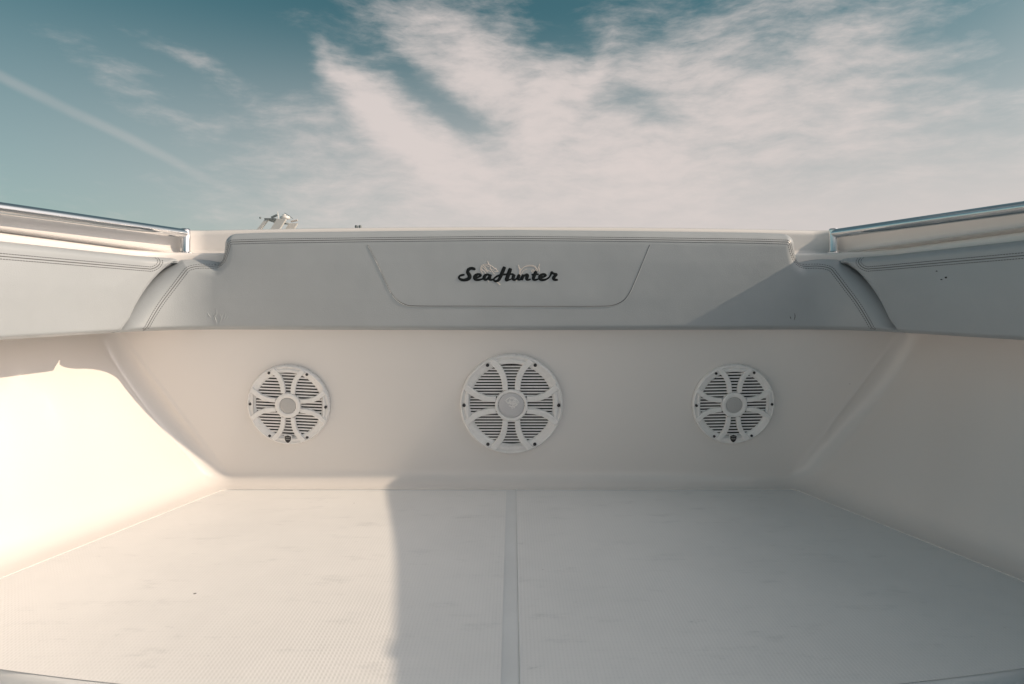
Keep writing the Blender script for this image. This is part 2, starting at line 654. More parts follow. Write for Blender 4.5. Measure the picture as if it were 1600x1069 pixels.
# gunwale: underside of the coaming, coaming face, ledge, raised bulwark and hull side
NC, NB, NO = normals_of(U_coam), normals_of(U_bul), normals_of(U_out)
V = []
for i in range(NP):
    wt, c, b, o_ = U_wtop[i] , U_coam[i], U_bul[i], U_out[i]
    lz, bz = ledge_z(c[1]), bul_z(b[0], b[1])
    prof = []
    ow = wt + NF[i] * 0.02
    prof.append((ow[0], ow[1], 0.520))
    prof.append((c[0] + NC[i][0] * 0.004, c[1] + NC[i][1] * 0.004, 0.520))
    prof.append((c[0], c[1], 0.526))
    r = 0.012
    for k in range(6):
        an = math.pi / 2 * k / 5
        off = r - r * math.cos(an)
        prof.append((c[0] + NC[i][0] * off, c[1] + NC[i][1] * off, lz - r + r * math.sin(an)))
    bi = b - NB[i] * 0.018
    prof.append((bi[0], bi[1], lz + 0.001))
    prof.append((b[0] - NB[i][0] * 0.006, b[1] - NB[i][1] * 0.006, lz + 0.005))
    prof.append((b[0], b[1], lz + 0.017))
    r = 0.022
    for k in range(8):
        an = math.pi / 2 * k / 7
        off = r - r * math.cos(an)
        prof.append((b[0] + NB[i][0] * off, b[1] + NB[i][1] * off, bz - r + r * math.sin(an)))
    for k in range(6):
        an = math.pi / 2 * k / 5
        off = -0.03 + 0.03 * math.sin(an)
        prof.append((o_[0] + NO[i][0] * off, o_[1] + NO[i][1] * off, bz - 0.006 - 0.03 + 0.03 * math.cos(an)))
    for off, z in ((0.03, 0.60), (0.04, 0.56), (0.02, 0.50), (-0.02, 0.0), (-0.12, -0.9)):
        prof.append((o_[0] + NO[i][0] * off, o_[1] + NO[i][1] * off, z))
    V += prof
nv = len(V) // NP
gunwale = boat_part('gunwale', V, grid_faces(NP, nv), M['gel'], 50)


# deck with a drain channel across it
def gut(x):
    return 0.915 + 0.176 * min(abs(x), 1.3) ** 2


rows = [('a', s) for s in np.linspace(0, 1, 14)]
V = []
nx = 61
for ix in range(nx):
    u = -1 + 2 * ix / (nx - 1)
    col = []
    xg = u * (half_width(1.0, 2.06, 0.957, 0.31) - 0.01)
    g = gut(xg)
    ys = [(2.05 + (g - 2.05) * s, 0.0) for s in np.linspace(0, 1, 14)]
    ys += [(g - 0.004, -0.002), (g - 0.008, -0.008), (g - 0.012, -0.022), (g - 0.034, -0.022), (g - 0.038, -0.006), (g - 0.042, -0.001), (g - 0.048, 0.001)]
    ys += [(g - 0.048 + (Y_FWD - g + 0.048) * s, 0.001) for s in np.linspace(0.1, 1, 10)]
    for Y, z in ys:
        hw = half_width(min(Y, 2.05), 2.06, 0.957, 0.31) - 0.01
        V.append((u * hw if Y < 0.85 or True else xg, Y, z))
nv = len(V) // nx
deck = boat_part('deck', V, grid_faces(nx, nv, flip=False), M['deck'], 40)
fix_normals(deck)


def panel(x_side, x_in, name='nonskid_panel'):
    V, F = [], []
    nu, nvv = 40, 40
    for a in range(nu):
        for b in range(nvv):
            t = b / (nvv - 1)
            # across: inner seam -> outer edge
            s = a / (nu - 1)
            Yb_ = 1.985
            hwm = half_width(1.2, 2.06, 0.957, 0.31)
            gx = s * 0.98
            Yf = gut(gx) + 0.035
            Y = Yb_ + (Yf - Yb_) * t
            xo = half_width(Y, 2.06, 0.957, 0.31) - 0.062
            x = x_in + (xo - x_in) * s
            z = 0.0022
            if a in (0, nu - 1) or b in (0, nvv - 1):
                z = 0.0016
            V.append((x_side * x, Y, z))
    o = mesh(name, V, grid_faces(nu, nvv, flip=x_side < 0), M['nonskid'], None, 60)
    fix_normals(o)
    o.parent = deck
    return o


panel(-1, 0.010)
panel(1, 0.022)
# raised bead along the centre joint
bead = multi_tube('joint_bead', [[(0.0215, y, 0.0012) for y in np.linspace(0.92, 2.0, 12)]], 0.0013, M['deck'], None, 8)
bead.parent = deck

# ---------------------------------------------------------------- bolsters
U_b = upath(YB, A_B, SL_B, R_B, 160, 80, 200)
seg = np.linalg.norm(np.diff(U_b, axis=0), axis=1)
S_b = np.concatenate([[0], np.cumsum(seg)])
S_b -= S_b[-1] / 2
N_b = normals_of(U_b)
T_PAD = 0.062


def path_at(s):
    x = np.interp(s, S_b, U_b[:, 0])
    y = np.interp(s, S_b, U_b[:, 1])
    nx_ = np.interp(s, S_b, N_b[:, 0])
    ny_ = np.interp(s, S_b, N_b[:, 1])
    return x, y, nx_, ny_


def s_at_y(Y):
    """path length of the port side point at distance Y (negative s)."""
    h = len(S_b) // 2
    return float(np.interp(Y, U_b[:h, 1], S_b[:h]))


def seg_dist(pts, poly):
    """distance of pts (n,2) to an open polyline."""
    best = np.full(len(pts), 1e9)
    for a, b in zip(poly[:-1], poly[1:]):
        ab = b - a
        L2 = ab @ ab
        if L2 < 1e-14:
            continue
        t = np.clip(((pts - a) @ ab) / L2, 0, 1)
        d = np.linalg.norm(pts - (a + t[:, None] * ab), axis=1)
        best = np.minimum(best, d)
    return best


class Pad:
    """Padded panel described by lower and upper outline functions of path length."""

    def __init__(self, top, bot, r_top, r_bot, lip=0.0, thick=T_PAD, front=0.0):
        self.top, self.bot = np.array(top, float), np.array(bot, float)
        self.rt, self.rb, self.T, self.front = r_top, r_bot, thick, front

    def depth(self, pts):
        dt = seg_dist(pts, self.top)
        db = seg_dist(pts, self.bot)
        ft = np.clip(dt / self.rt, 0, 1)
        fb = np.clip(db / self.rb, 0, 1)
        g = lambda x: np.sqrt(np.clip(1 - (1 - x) ** 2, 0, 1))
        puff = 0.004 * np.clip(np.minimum(dt, db) / 0.10, 0, 1)
        return self.T * np.minimum(g(ft), 1) * g(fb) + puff

    def point(self, sz, lift=0.0):
        pts = np.atleast_2d(np.array(sz, float))
        d = self.depth(pts) + lift
        x, y, nx_, ny_ = path_at(pts[:, 0])
        off = self.T - d - self.front
        return np.stack([x + nx_ * off, y + ny_ * off, pts[:, 1]], 1)

    def build(self, name, svals, parent, nt=64):
        sv = np.array(sorted(set(np.round(svals, 6))))
        t = np.linspace(0, 1, nt)
        t = 0.5 - 0.5 * np.cos(math.pi * t)
        V = []
        zt = np.interp(sv, self.top[:, 0], self.top[:, 1])
        zb = np.interp(sv, self.bot[:, 0], self.bot[:, 1])
        pts = np.array([(s, b + (a - b) * k) for s, a, b in zip(sv, zt, zb) for k in t])
        V = self.point(pts)
        F = grid_faces(len(sv), nt)
        # closed back
        n = len(V)
        x, y, nx_, ny_ = path_at(pts[:, 0])
        off = self.T + 0.002
        B = np.stack([x + nx_ * off, y + ny_ * off, pts[:, 1]], 1)
        V2 = np.concatenate([V, B])
        Fb = [tuple(n + k for k in reversed(f)) for f in F]
        me = mesh(name, V2, F + Fb, M['vinyl'], parent, 70)
        return fix_normals(me)


def offset_line(top, d, clip=None):
    """line parallel to the top outline, d below it, thinned where it would cross itself."""
    P = np.array(top)
    # resample
    L = np.concatenate([[0], np.cumsum(np.linalg.norm(np.diff(P, axis=0), axis=1))])
    n = int(L[-1] / 0.003)
    q = np.linspace(0, L[-1], n)
    P = np.stack([np.interp(q, L, P[:, 0]), np.interp(q, L, P[:, 1])], 1)
    T = np.gradient(P, axis=0)
    T /= np.linalg.norm(T, axis=1)[:, None] + 1e-9
    Nn = np.stack([T[:, 1], -T[:, 0]], 1)
    dd = d(P[:, 0], P[:, 1])
    for _ in range(60):
        dd[1:-1] = 0.25 * dd[:-2] + 0.5 * dd[1:-1] + 0.25 * dd[2:]
        Nn[1:-1] = 0.25 * Nn[:-2] + 0.5 * Nn[1:-1] + 0.25 * Nn[2:]
    Nn /= np.linalg.norm(Nn, axis=1)[:, None] + 1e-9
    Q = P + Nn * dd[:, None]
    for _ in range(30):
        Q[1:-1] = 0.25 * Q[:-2] + 0.5 * Q[1:-1] + 0.25 * Q[2:]
    return Q


def stitch_paths(pad, line, lift, length=0.0042, gap=0.0024):
    L = np.concatenate([[0], np.cumsum(np.linalg.norm(np.diff(line, axis=0), axis=1))])
    out = []
    q = 0.0
    while q + length < L[-1]:
        ss = np.array([[np.interp(v, L, line[:, 0]), np.interp(v, L, line[:, 1])] for v in (q, q + length / 2, q + length)])
        out.append(ss)
        q += length + gap
    allp = pad.point(np.concatenate(out), lift)
    return [allp[i * 3:i * 3 + 3] for i in range(len(out))]


def seams(pad, line, parent, rows=(-0.0065, 0.0065), dark=True):
    """centre seam groove and two rows of stitching either side."""
    T = np.gradient(line, axis=0)
    T /= np.linalg.norm(T, axis=1)[:, None] + 1e-9
    Nn = np.stack([-T[:, 1], T[:, 0]], 1)
    multi_tube('seam', [pad.point(line, -0.0002)], 0.0011, M['seam'], parent, 6)
    st = []
    for r in rows:
        st += stitch_paths(pad, line + Nn * r, 0.0002)
    o = multi_tube('stitching', st, 0.0009, M['thread'], parent, 5)
    tag(o, kind='stuff')


# outline of the stern bolster, port half (s < 0) then mirrored
s_gb, s_gt = s_at_y(1.780), s_at_y(1.906)
Z_SIDE = 0.733
h0 = S_b[len(S_b) // 2]


def s_at_x(x):
    h = len(S_b) // 2
    lo = np.argmin(np.abs(U_b[:h, 1] - 1.90))
    return float(np.interp(x, U_b[lo:h + 1, 0], S_b[lo:h + 1]))


s_step = s_at_x(-0.900)
Z_TOP = 0.818
left_top = []
for u in np.linspace(0, 1, 40):
    v = u + 0.45 * u * (1 - u)
    left_top.append((s_gb + (s_gt - s_gb) * u, Z_BB + 0.004 + (Z_SIDE - Z_BB - 0.004) * v))
# gentle round-over to the ledge level, a dip, and the rounded step up to the transom height
sA = s_gt
for u in np.linspace(0.05, 1, 24):
    s = sA + (s_step - 0.012 - sA) * u
    z = Z_SIDE + 0.004 * math.sin(u * math.pi) - 0.008 * u * u
    left_top.append((s, z))
zd = left_top[-1][1]
left_top.append((s_step - 0.004, zd + 0.010))
left_top.append((s_step, zd + 0.03))
left_top.append((s_step + 0.003, Z_TOP - 0.038))
for k in range(1, 13):
    an = math.pi / 2 * k / 12
    left_top.append((s_step + 0.003 + 0.036 * (1 - math.cos(an)), Z_TOP - 0.038 + 0.036 * math.sin(an) + 0.002 * k / 12))
left_top.append((s_step + 0.12, Z_TOP + 0.003))
left_top.append((-0.4, Z_TOP + 0.008))
top = left_top + [(0, Z_TOP + 0.012)] + [(-s, z) for s, z in reversed(left_top)]
bot = [(s_gb, Z_BB), (-0.7, Z_BB - 0.001), (0, Z_BB - 0.003), (0.7, Z_BB - 0.001), (-s_gb, Z_BB)]
# smooth the top outline slightly
top = np.array(top)
pad = Pad(top, bot, 0.048, 0.016)

stern_bolster = tag(empty('bolster', (0, YB, Z_BB)), 'long grey padded vinyl bolster across the stern with black script lettering', 'bolster',
                    'padded cockpit bolsters')


def child(o, parent):
    o.parent = parent
    o.matrix_parent_inverse = Matrix.Translation(-Vector(parent.location))
    return o


sv = list(np.linspace(s_gb, s_gt, 50)) + list(np.linspace(s_gt, s_step - 0.02, 40)) + list(np.linspace(s_step - 0.02, s_step + 0.06, 70)) + list(np.linspace(s_step + 0.06, 0, 40))
sv = sv + [-v for v in sv]
o = pad.build('padding', sv, None)
child(o, stern_bolster)
before = set(bpy.data.objects)


def seam_d(S, Z):
    a = np.abs(S)
    out = np.full(len(S), 0.036)
    st = -s_step
    out = np.where(a > st + 0.004, np.interp(a, [st + 0.004, st + 0.05, st + 0.16], [0.012, 0.022, 0.046]), out)
    out = np.where((a <= st + 0.004) & (Z < Z_TOP - 0.045), 0.027, out)
    out = np.where((a <= st + 0.004) & (Z >= Z_TOP - 0.045), 0.032, out)
    return out


ln = offset_line(top, seam_d)
ln = ln[ln[:, 1] > Z_BB + 0.006]
seams(pad, ln, None)

# centre panel seam
pz = lambda py: EYE + (465 - py) / 978.0 * YB
px = lambda p: (p - 800) / 978.0 * YB + 0.008
cp = [(px(575), pz(383)), (px(590), pz(412)), (px(606), pz(447))]
cp += [(px(x), pz(y)) for x, y in ((612, 458), (620, 468), (633, 475.5), (650, 478))]
cp += [(px(720), pz(478.3)), (px(795), pz(478.5)), (px(870), pz(478.6)), (px(935), pz(478.5))]
cp += [(px(x), pz(y)) for x, y in ((957, 477), (973, 470), (983, 458), (991, 441), (1003, 412), (1015, 383))]
cpl = np.array(catmull(cp, 8))
multi_tube('panel_seam', [pad.point(cpl, -0.0003)], 0.0011, M['seam'], None, 6)
multi_tube('panel_welt', [pad.point(cpl + np.array([0.0, -0.0026]), -0.0004)], 0.0016, M['vinyl'], None, 6)


# creases pulled into the vinyl at the tight corners
def crease(lines, sgn=1, r=0.0016):
    out = []
    rr = []
    for pts in lines:
        c = np.array(catmull([(s_at_x(px(a)) if sgn < 0 else -s_at_x(-px(a)), pz(b)) for a, b in pts], 4))
        out.append(pad.point(c, -0.0004))
        rr.append([max(0.0003, r * math.sin(math.pi * (k + 0.5) / len(c))) for k in range(len(c))])
    return out, rr


cl, cr = crease([
    [(324, 487), (327, 493), (330, 497)], [(338, 480), (339, 490), (334, 497), (338, 508)], [(333, 488), (337, 499), (339, 507)],
    [(343, 489), (346, 497), (343, 503)], [(349, 489), (346, 499), (342, 508)], [(354, 488), (351, 497), (346, 503)], [(357, 494), (352, 501)],
], -1)
multi_tube('crease', cl, cr, M['vinyl'], None, 6)
cl, cr = crease([[(1234, 494), (1236, 499)], [(1241, 488), (1242, 495), (1240, 502)]], 1, 0.0013)
multi_tube('crease', cl, cr, M['seam'], None, 6)


# script lettering, drawn as strokes (x, y, width) in lettering units
def T2(x, y):
    """lettering unit -> (s, z) on the bolster."""
    return (px(680 + x / 6.957), pz(390 + y / 6.957))


LET = {
    0: [[(432, 226, 12), (424, 212, 24), (398, 205, 24), (372, 212, 26), (356, 232, 28), (358, 256, 30), (372, 280, 32), (374, 304, 32), (352, 324, 28),
         (316, 332, 24), (280, 326, 22), (260, 308, 18), (266, 290, 16), (290, 279, 18), (322, 274, 14)]],
    1: [[(440, 306, 16), (474, 298, 16), (496, 284, 18), (486, 271, 18), (458, 272, 22), (434, 290, 28), (430, 312, 28), (448, 328, 24), (486, 328, 18), (526, 316, 12)]],
    2: [[(592, 280, 18), (570, 272, 18), (546, 282, 24), (532, 304, 28), (540, 326, 22), (562, 324, 18), (584, 300, 16)],
        [(604, 270, 24), (594, 296, 28), (592, 320, 26), (612, 329, 18), (642, 322, 12)]],
    3: [[(756, 188, 28), (742, 220, 30), (726, 258, 30), (708, 300, 28), (688, 332, 24), (660, 345, 20), (640, 336, 16), (642, 316, 16), (664, 296, 16), (700, 280, 16),
         (742, 273, 16), (800, 268, 16), (852, 268, 14)],
        [(820, 204, 28), (808, 236, 32), (796, 270, 32), (784, 304, 32), (776, 330, 30), (800, 330, 14), (838, 318, 10)]],
    4: [[(862, 270, 24), (850, 296, 28), (846, 318, 26), (862, 330, 18), (884, 318, 16), (904, 294, 16)],
        [(916, 270, 24), (906, 296, 28), (902, 316, 26), (912, 330, 16), (932, 326, 12)]],
    5: [[(962, 272, 24), (948, 302, 28), (934, 332, 26)],
        [(940, 318, 12), (962, 292, 16), (988, 274, 20), (1004, 282, 26), (996, 306, 28), (994, 324, 22), (1012, 330, 16), (1040, 322, 12)]],
    6: [[(1098, 236, 26), (1084, 266, 28), (1070, 300, 28), (1068, 322, 24), (1088, 330, 18), (1122, 322, 12)], [(1046, 275, 14), (1084, 271, 15), (1126, 268, 14)]],
    7: [[(1142, 306, 16), (1176, 298, 16), (1200, 284, 18), (1192, 271, 18), (1164, 272, 22), (1140, 290, 28), (1136, 312, 28), (1154, 328, 24), (1192, 328, 18), (1232, 308, 13),
         (1256, 280, 12)]],
    8: [[(1240, 300, 12), (1256, 272, 16), (1266, 250, 22), (1276, 258, 20), (1300, 268, 20), (1316, 272, 24), (1296, 292, 26), (1286, 314, 28), (1300, 328, 22), (1334, 330, 14)]],
}
lettering = tag(empty('lettering', (0, YB - 0.004, pz(432))))
lettering.parent = stern_bolster
lettering.matrix_parent_inverse = Matrix.Translation(-Vector(stern_bolster.location))
unit = YB / 978.0 / 6.957
for k, strokes in LET.items():
    V, F = [], []
    for st in strokes:
        c = catmull(st, 6)
        pts = pad.point([T2(p[0], p[1]) for p in c], 0.0004)
        rd = [max(4.0, p[2] * 0.5 * 1.35) * unit for p in c]
        rd[0] *= 0.75
        rd[-1] *= 0.6
        v, f = tube_vf([Vector(p) for p in pts], rd, 12, True, len(V), 0.30, (0, -1, 0))
        V += v
        F += f
    lo = mesh('letter', V, F, M['letter'], None, 60)
    lo.parent = lettering
    lo.matrix_parent_inverse = Matrix.Translation(-Vector(lettering.location))

# pale outline embroidery behind the lettering: a small fish on the left, a hooped gaff shape on the right
th = []
fish = [
    [(492, 200), (510, 172), (545, 160), (590, 168), (640, 200), (680, 235)], [(492, 200), (500, 240), (520, 262)], [(505, 185), (530, 200), (560, 240)],
    [(520, 170), (545, 195), (575, 250)], [(500, 215), (530, 232), (550, 262)], [(570, 130), (580, 155), (590, 170)], [(596, 172), (600, 200), (620, 240), (645, 268)],
    [(615, 180), (640, 205), (632, 232)], [(640, 200), (668, 212)], [(590, 210), (625, 222)], [(570, 225), (610, 245)], [(640, 240), (690, 240)],
    [(655, 345), (685, 365), (708, 386)], [(512, 178), (505, 205), (515, 232)], [(540, 180), (560, 178), (585, 190)], [(880, 325), (882, 348)], [(580, 340), (582, 356)],
]
hoop = [
    [(905, 168), (912, 200), (922, 232)], [(1135, 156), (1124, 190), (1112, 230)], [(922, 262), (935, 220), (968, 192), (1020, 182), (1070, 188), (1100, 210), (1112, 240)],
    [(920, 232), (950, 200), (990, 178), (1030, 172), (1080, 182), (1112, 218)], [(905, 200), (925, 210), (930, 232)], [(1112, 190), (1128, 205), (1130, 240)],
    [(1045, 235), (1060, 222), (1078, 232), (1060, 248), (1045, 235)], [(935, 262), (960, 230), (1000, 212)], [(1085, 215), (1105, 232)], [(915, 232), (918, 262), (930, 285)],
]
for pl in fish + hoop:
    c = catmull(pl, 5)
    th.append(pad.point([T2(p[0], p[1]) for p in c], 0.0002))
eo = multi_tube('emblem_embroidery', th, 0.0009, M['pale_thread'], None, 5)
tag(eo, kind='stuff')
eo['label'] = 'pale outline embroidery of a fish and a hoop'
for ob in set(bpy.data.objects) - before:
    if ob.parent is None and ob is not stern_bolster:
        child(ob, stern_bolster)


# side bolsters
def side_bolster(sign, label):
    gap = 0.002
    root = tag(empty('bolster', (sign * 1.1, 1.4, Z_BB)), label, 'bolster', 'padded cockpit bolsters')
    s0 = s_at_y(-1.9)
    topo, boto = [], []
    zt = lambda s: Z_SIDE + 0.004 + 0.030 * max(0.0, (s_gt - s)) * 0.9
    s_end = s_gt - gap
    for s in np.linspace(s0 + 0.02, s_end - 0.020, 60):
        topo.append((s, zt(s)))
    # rounded aft upper corner
    for k in range(1, 10):
        an = math.pi / 2 * k / 9
        topo.append((s_end - 0.020 + 0.018 * math.sin(an), zt(s_end) - 0.014 * (1 - math.cos(an))))
    topo.append((s_end, zt(s_end) - 0.018))
    topo = [(s0, Z_BB + 0.04)] + topo
    boto.append((s0, Z_BB))
    for s in np.linspace(s0 + 0.05, s_gb - 0.035, 30):
        boto.append((s, Z_BB))
    for k in range(1, 7):
        an = (math.pi / 2) * k / 6
        boto.append((s_gb - 0.035 + 0.026 * math.sin(an), Z_BB + 0.012 * (1 - math.cos(an))))
    for u in np.linspace(0.10, 1, 40):
        v = u + 0.45 * u * (1 - u)
        z = Z_BB + 0.004 + (Z_SIDE - Z_BB - 0.004) * v
        boto.append((s_gb + (s_gt - s_gb) * u - gap - 0.001, min(z + 0.001, zt(s_end) - 0.0185)))
    boto = [p for i, p in enumerate(boto) if i == 0 or p[0] > boto[i - 1][0] + 1e-5]
    boto = [p for p in boto if p[0] < s_end - 0.001] + [(s_end, zt(s_end) - 0.0182)]
    tp, bp = np.array(topo), np.array(boto)
    sv = np.concatenate([np.linspace(s0, s0 + 0.06, 12), np.linspace(s0 + 0.06, s_gb - 0.06, 60), np.linspace(s_gb - 0.06, s_end, 90)])
    if sign > 0:
        tp = np.array([(-s, z) for s, z in reversed(topo)])
        bp = np.array([(-s, z) for s, z in reversed(boto)])
        sv = -sv
    p = Pad(tp, bp, 0.022, 0.014, thick=0.056, front=-0.006)
    before = set(bpy.data.objects)
    p.build('padding', sv, None, 56)
    # top seam that turns up into the upper edge near the aft end
    ln = []
    s_turn = s_end - 0.055
    for s in np.linspace(s0 + 0.05, s_turn - 0.035, 160):
        ln.append((s, zt(s) - 0.040))
    for k in range(1, 14):
        an = math.pi / 2 * k / 13
        ln.append((s_turn - 0.035 + 0.035 * math.sin(an), zt(s_turn) - 0.040 + 0.030 * (1 - math.cos(an))))
    ln.append((s_turn + 0.001, zt(s_turn) - 0.004))
    L = np.array([(-s, z) for s, z in reversed(ln)] if sign > 0 else ln)
    seams(p, L, None)
    # piping along the slanted aft edge
    pe = np.array([(s - 0.007, z + 0.004) for s, z in boto if s > s_gb - 0.02])
    if sign > 0:
        pe = np.array([(-s, z) for s, z in reversed(pe)])
    multi_tube('piping', [p.point(pe, -0.0002)], 0.0016, M['vinyl'], None, 6)
    if sign > 0:
        sp = []
        for (a, b) in ((1482, 434), (1467, 424), (1475, 437)):
            u_, v_ = (a - 800) / 978.0, (465 - b) / 978.0
            Yq = (A_B + SL_B * YB) / (u_ + SL_B)
            sq = -s_at_y(Yq)
            zq = EYE + v_ * Yq
            sp.append(p.point([(sq - 0.002, zq), (sq, zq + 0.0006), (sq + 0.002, zq)], 0.0004))
        for pp, rr in zip(sp, [0.0022, 0.0011, 0.0013]):
            multi_tube('mark', [pp], rr, M['black'], None, 6)
    for ob in set(bpy.data.objects) - before:
        if ob.parent is None and ob is not root:
            child(ob, root)
    return root


side_bolster(-1, 'sunlit beige grey padded side bolster under the left rail')
side_bolster(1, 'shaded blue grey padded side bolster under the right rail')


# ---------------------------------------------------------------- grab rails
def rail_x(Y):
    return half_width(Y, 2.03, 1.052, 0.265)


def grab_rail(sign, label):
    root = tag(empty('grab_rail', (sign * rail_x(2.03), 2.03, 0.757)), label, 'rail', 'stainless grab rails')
    before = set(bpy.data.objects)
    pts = []
    for Y in np.linspace(2.025, -1.9, 60):
        pts.append((sign * rail_x(Y), Y, 0.822 + 0.006 * min(1.2, 2.03 - Y)))
    multi_tube('rail_tube', [pts], 0.0150, M['steel'], None, 20)
    for k, Y in enumerate((2.03, 0.72, -0.6, -1.88)):
        x, zb = sign * rail_x(Y), ledge_z(Y)
        zt = 0.822 + 0.006 * min(1.2, 2.03 - Y) + (0.0165 if k == 0 else 0)
        prof = [(0.0, zb), (0.0235, zb), (0.0235, zb + 0.004), (0.0165, zb + 0.007), (0.0155, zb + 0.010), (0.0155, zt - 0.004), (0.0125, zt), (0.0, zt + 0.0006)]
        o = lathe('post', prof, M['steel'], None, 24)
        o.location = (x, Y, 0)
    for ob in set(bpy.data.objects) - before:
        if ob.parent is None and ob is not root:
            child(ob, root)
    return root


grab_rail(-1, 'sunlit stainless steel grab rail with end post on the left gunwale')
grab_rail(1, 'shaded stainless steel grab rail with end post on the right gunwale')


# ---------------------------------------------------------------- speakers
wt_y = lambda z: 2.06 + (1.985 - 2.06) * z / Z_BB
lean = math.atan2(2.06 - 1.985, Z_BB)


def speaker(cx, cz, rad, small, rot, label, group):
    root = tag(empty('speaker', (cx, wt_y(cz) - 0.001, cz)), label, 'speaker', group)
    # local frame: X right, Y up the wall, Z out of the wall towards the cockpit
    root.rotation_euler = (R(90) + lean, 0, 0)
    root.rotation_euler = (Matrix.Rotation(lean, 4, 'X') @ Matrix.Rotation(R(90), 4, 'X') @ Matrix.Rotation(R(rot), 4, 'Z')).to_euler()
    r = rad
    d = 0.10 * rad
    lathe('rim', [(r, -0.004), (r, 0.05 * r), (0.99 * r, 0.075 * r), (0.965 * r, 0.085 * r), (0.95 * r, 0.075 * r), (0.945 * r, 0.07 * r), (0.87 * r, 0.075 * r), (0.81 * r, 0.03 * r),
                  (0.80 * r, -0.02 * r), (0.86 * r, -0.06 * r)], M['plastic'], root, 96, 50)
    # dark cone behind the louvres
    lathe('back_plate', [(0.84 * r, 0.0015), (0.5 * r, 0.0017), (0.0005, 0.002)], M['black'], root, 48)
    # louvre slats
    pitch = (0.076 if small else 0.058) * r
    n = int(0.80 * r / pitch)
    for i in range(-n, n + 1):
        v = i * pitch
        if abs(v) > 0.79 * r:
            continue
        hw = math.sqrt((0.815 * r) ** 2 - v * v)
        hh = pitch * 0.265
        Vs = [(-hw, v - hh, 0.026 * r), (hw, v - hh, 0.026 * r), (hw, v + hh * 0.9, 0.022 * r), (-hw, v + hh * 0.9, 0.022 * r),
              (-hw, v - hh * 0.8, 0.034 * r), (hw, v - hh * 0.8, 0.034 * r), (hw, v + hh, 0.030 * r), (-hw, v + hh, 0.030 * r)]
        Fs = [(3, 2, 1, 0), (4, 5, 6, 7), (0, 1, 5, 4), (1, 2, 6, 5), (2, 3, 7, 6), (3, 0, 4, 7)]
        mesh('slat', Vs, Fs, M['plastic'], root, 0)
    # eight arms in four pairs
    cl = [(-0.118, 0.30), (-0.125, 0.42), (-0.150, 0.55), (-0.205, 0.68), (-0.285, 0.79), (-0.375, 0.885)]
    cc = catmull(cl, 4)
    P = np.array(cc)
    T = np.gradient(P, axis=0)
    T /= np.linalg.norm(T, axis=1)[:, None]
    N_ = np.stack([-T[:, 1], T[:, 0]], 1)
    w = np.linspace(0.052, 0.062, len(P))[:, None]
    A_, B_ = P + N_ * w, P - N_ * w
    poly = [tuple(p * r) for p in A_] + [tuple(p * r) for p in B_[::-1]]
    arm = prism('spoke', poly, 0.032 * r, 0.105 * r, M['plastic'], root, 30, 0.012 * r)
    polym = [(-x, y) for x, y in reversed(poly)]
    armm = prism('spoke', polym, 0.032 * r, 0.105 * r, M['plastic'], root, 30, 0.012 * r)
    for k in range(1, 4):
        for src in (arm, armm):
            c = src.copy()
            COL.objects.link(c)
            c.parent = root
            c.rotation_euler = (0, 0, k * math.pi / 2)
    # flat bridges that close the narrow openings at the rim
    bp = []
    for s in np.linspace(-0.36, 0.36, 12):
        bp.append((s * r, math.sqrt(0.905 ** 2 - s * s) * r))
    bp += [(0.30 * r, 0.835 * r), (-0.30 * r, 0.835 * r)]
    br = prism('rim_bridge', bp, 0.03 * r, 0.098 * r, M['plastic'], root, 0, 0.010 * r)
    for k in range(1, 4):
        c = br.copy()
        COL.objects.link(c)
        c.parent = root
        c.rotation_euler = (0, 0, k * math.pi / 2)
    # hub
    ri = 0.20 if small else 0.255
    ro = 0.31 if small else 0.315
    hub = lathe('hub', [(ro * r, 0.03 * r), (ro * r, 0.105 * r), ((ro - 0.012) * r, 0.115 * r), ((ri + 0.012) * r, 0.115 * r), (ri * r, 0.104 * r), (ri * r, 0.05 * r)], M['plastic'], root, 64, 50)
    cap = lathe('centre_cap', [((ri - 0.006) * r, 0.05 * r), ((ri - 0.006) * r, 0.100 * r), ((ri - 0.02) * r, 0.108 * r), (0.6 * ri * r, 0.112 * r), (0.0004, 0.114 * r)],
                M['greyplastic'] if small else M['capplastic'], hub, 48, 50)
    if not small:
        em = [[(-0.10, 0.11), (-0.04, 0.155), (0.04, 0.165), (0.11, 0.11), (0.145, 0.06), (0.10, 0.05)], [(-0.11, 0.105), (-0.06, 0.04), (-0.02, 0.09), (0.0, 0.02)],
              [(-0.03, 0.12), (-0.02, 0.03), (0.02, 0.08), (0.03, -0.02)], [(0.05, 0.12), (0.05, 0.02), (0.08, 0.06), (0.10, 0.0)], [(-0.05, 0.0), (0.02, -0.02), (0.08, 0.0), (0.12, 0.03)],
              [(-0.07, 0.06), (0.0, 0.07), (0.07, 0.08), (0.12, 0.07)], [(0.0, -0.01), (0.02, -0.06)], [(0.06, -0.01), (0.05, -0.05)], [(-0.03, 0.14), (0.05, 0.135), (0.09, 0.10)]]
        multi_tube('emblem', [[(x * r, y * r, 0.113 * r) for x, y in catmull(e, 4)] for e in em], 0.011 * r, M['plastic'], hub, 6, 0.6, (0, 0, 1))
    for k in range(6):
        a = R(60 * k)
        rr = 0.915 * r
        zf = 0.105 * r if k in (0, 3) else 0.088 * r
        sx, sy = rr * math.cos(a), rr * math.sin(a)
        s = lathe('screw', [(0.032 * r, 0.06 * r), (0.032 * r, zf), (0.022 * r, zf + 0.004 * r), (0.011 * r, zf + 0.002 * r), (0.009 * r, zf - 0.006 * r), (0.0003, zf - 0.007 * r)], M['screw'], root, 20, 40)
        s.location = (sx, sy, 0)
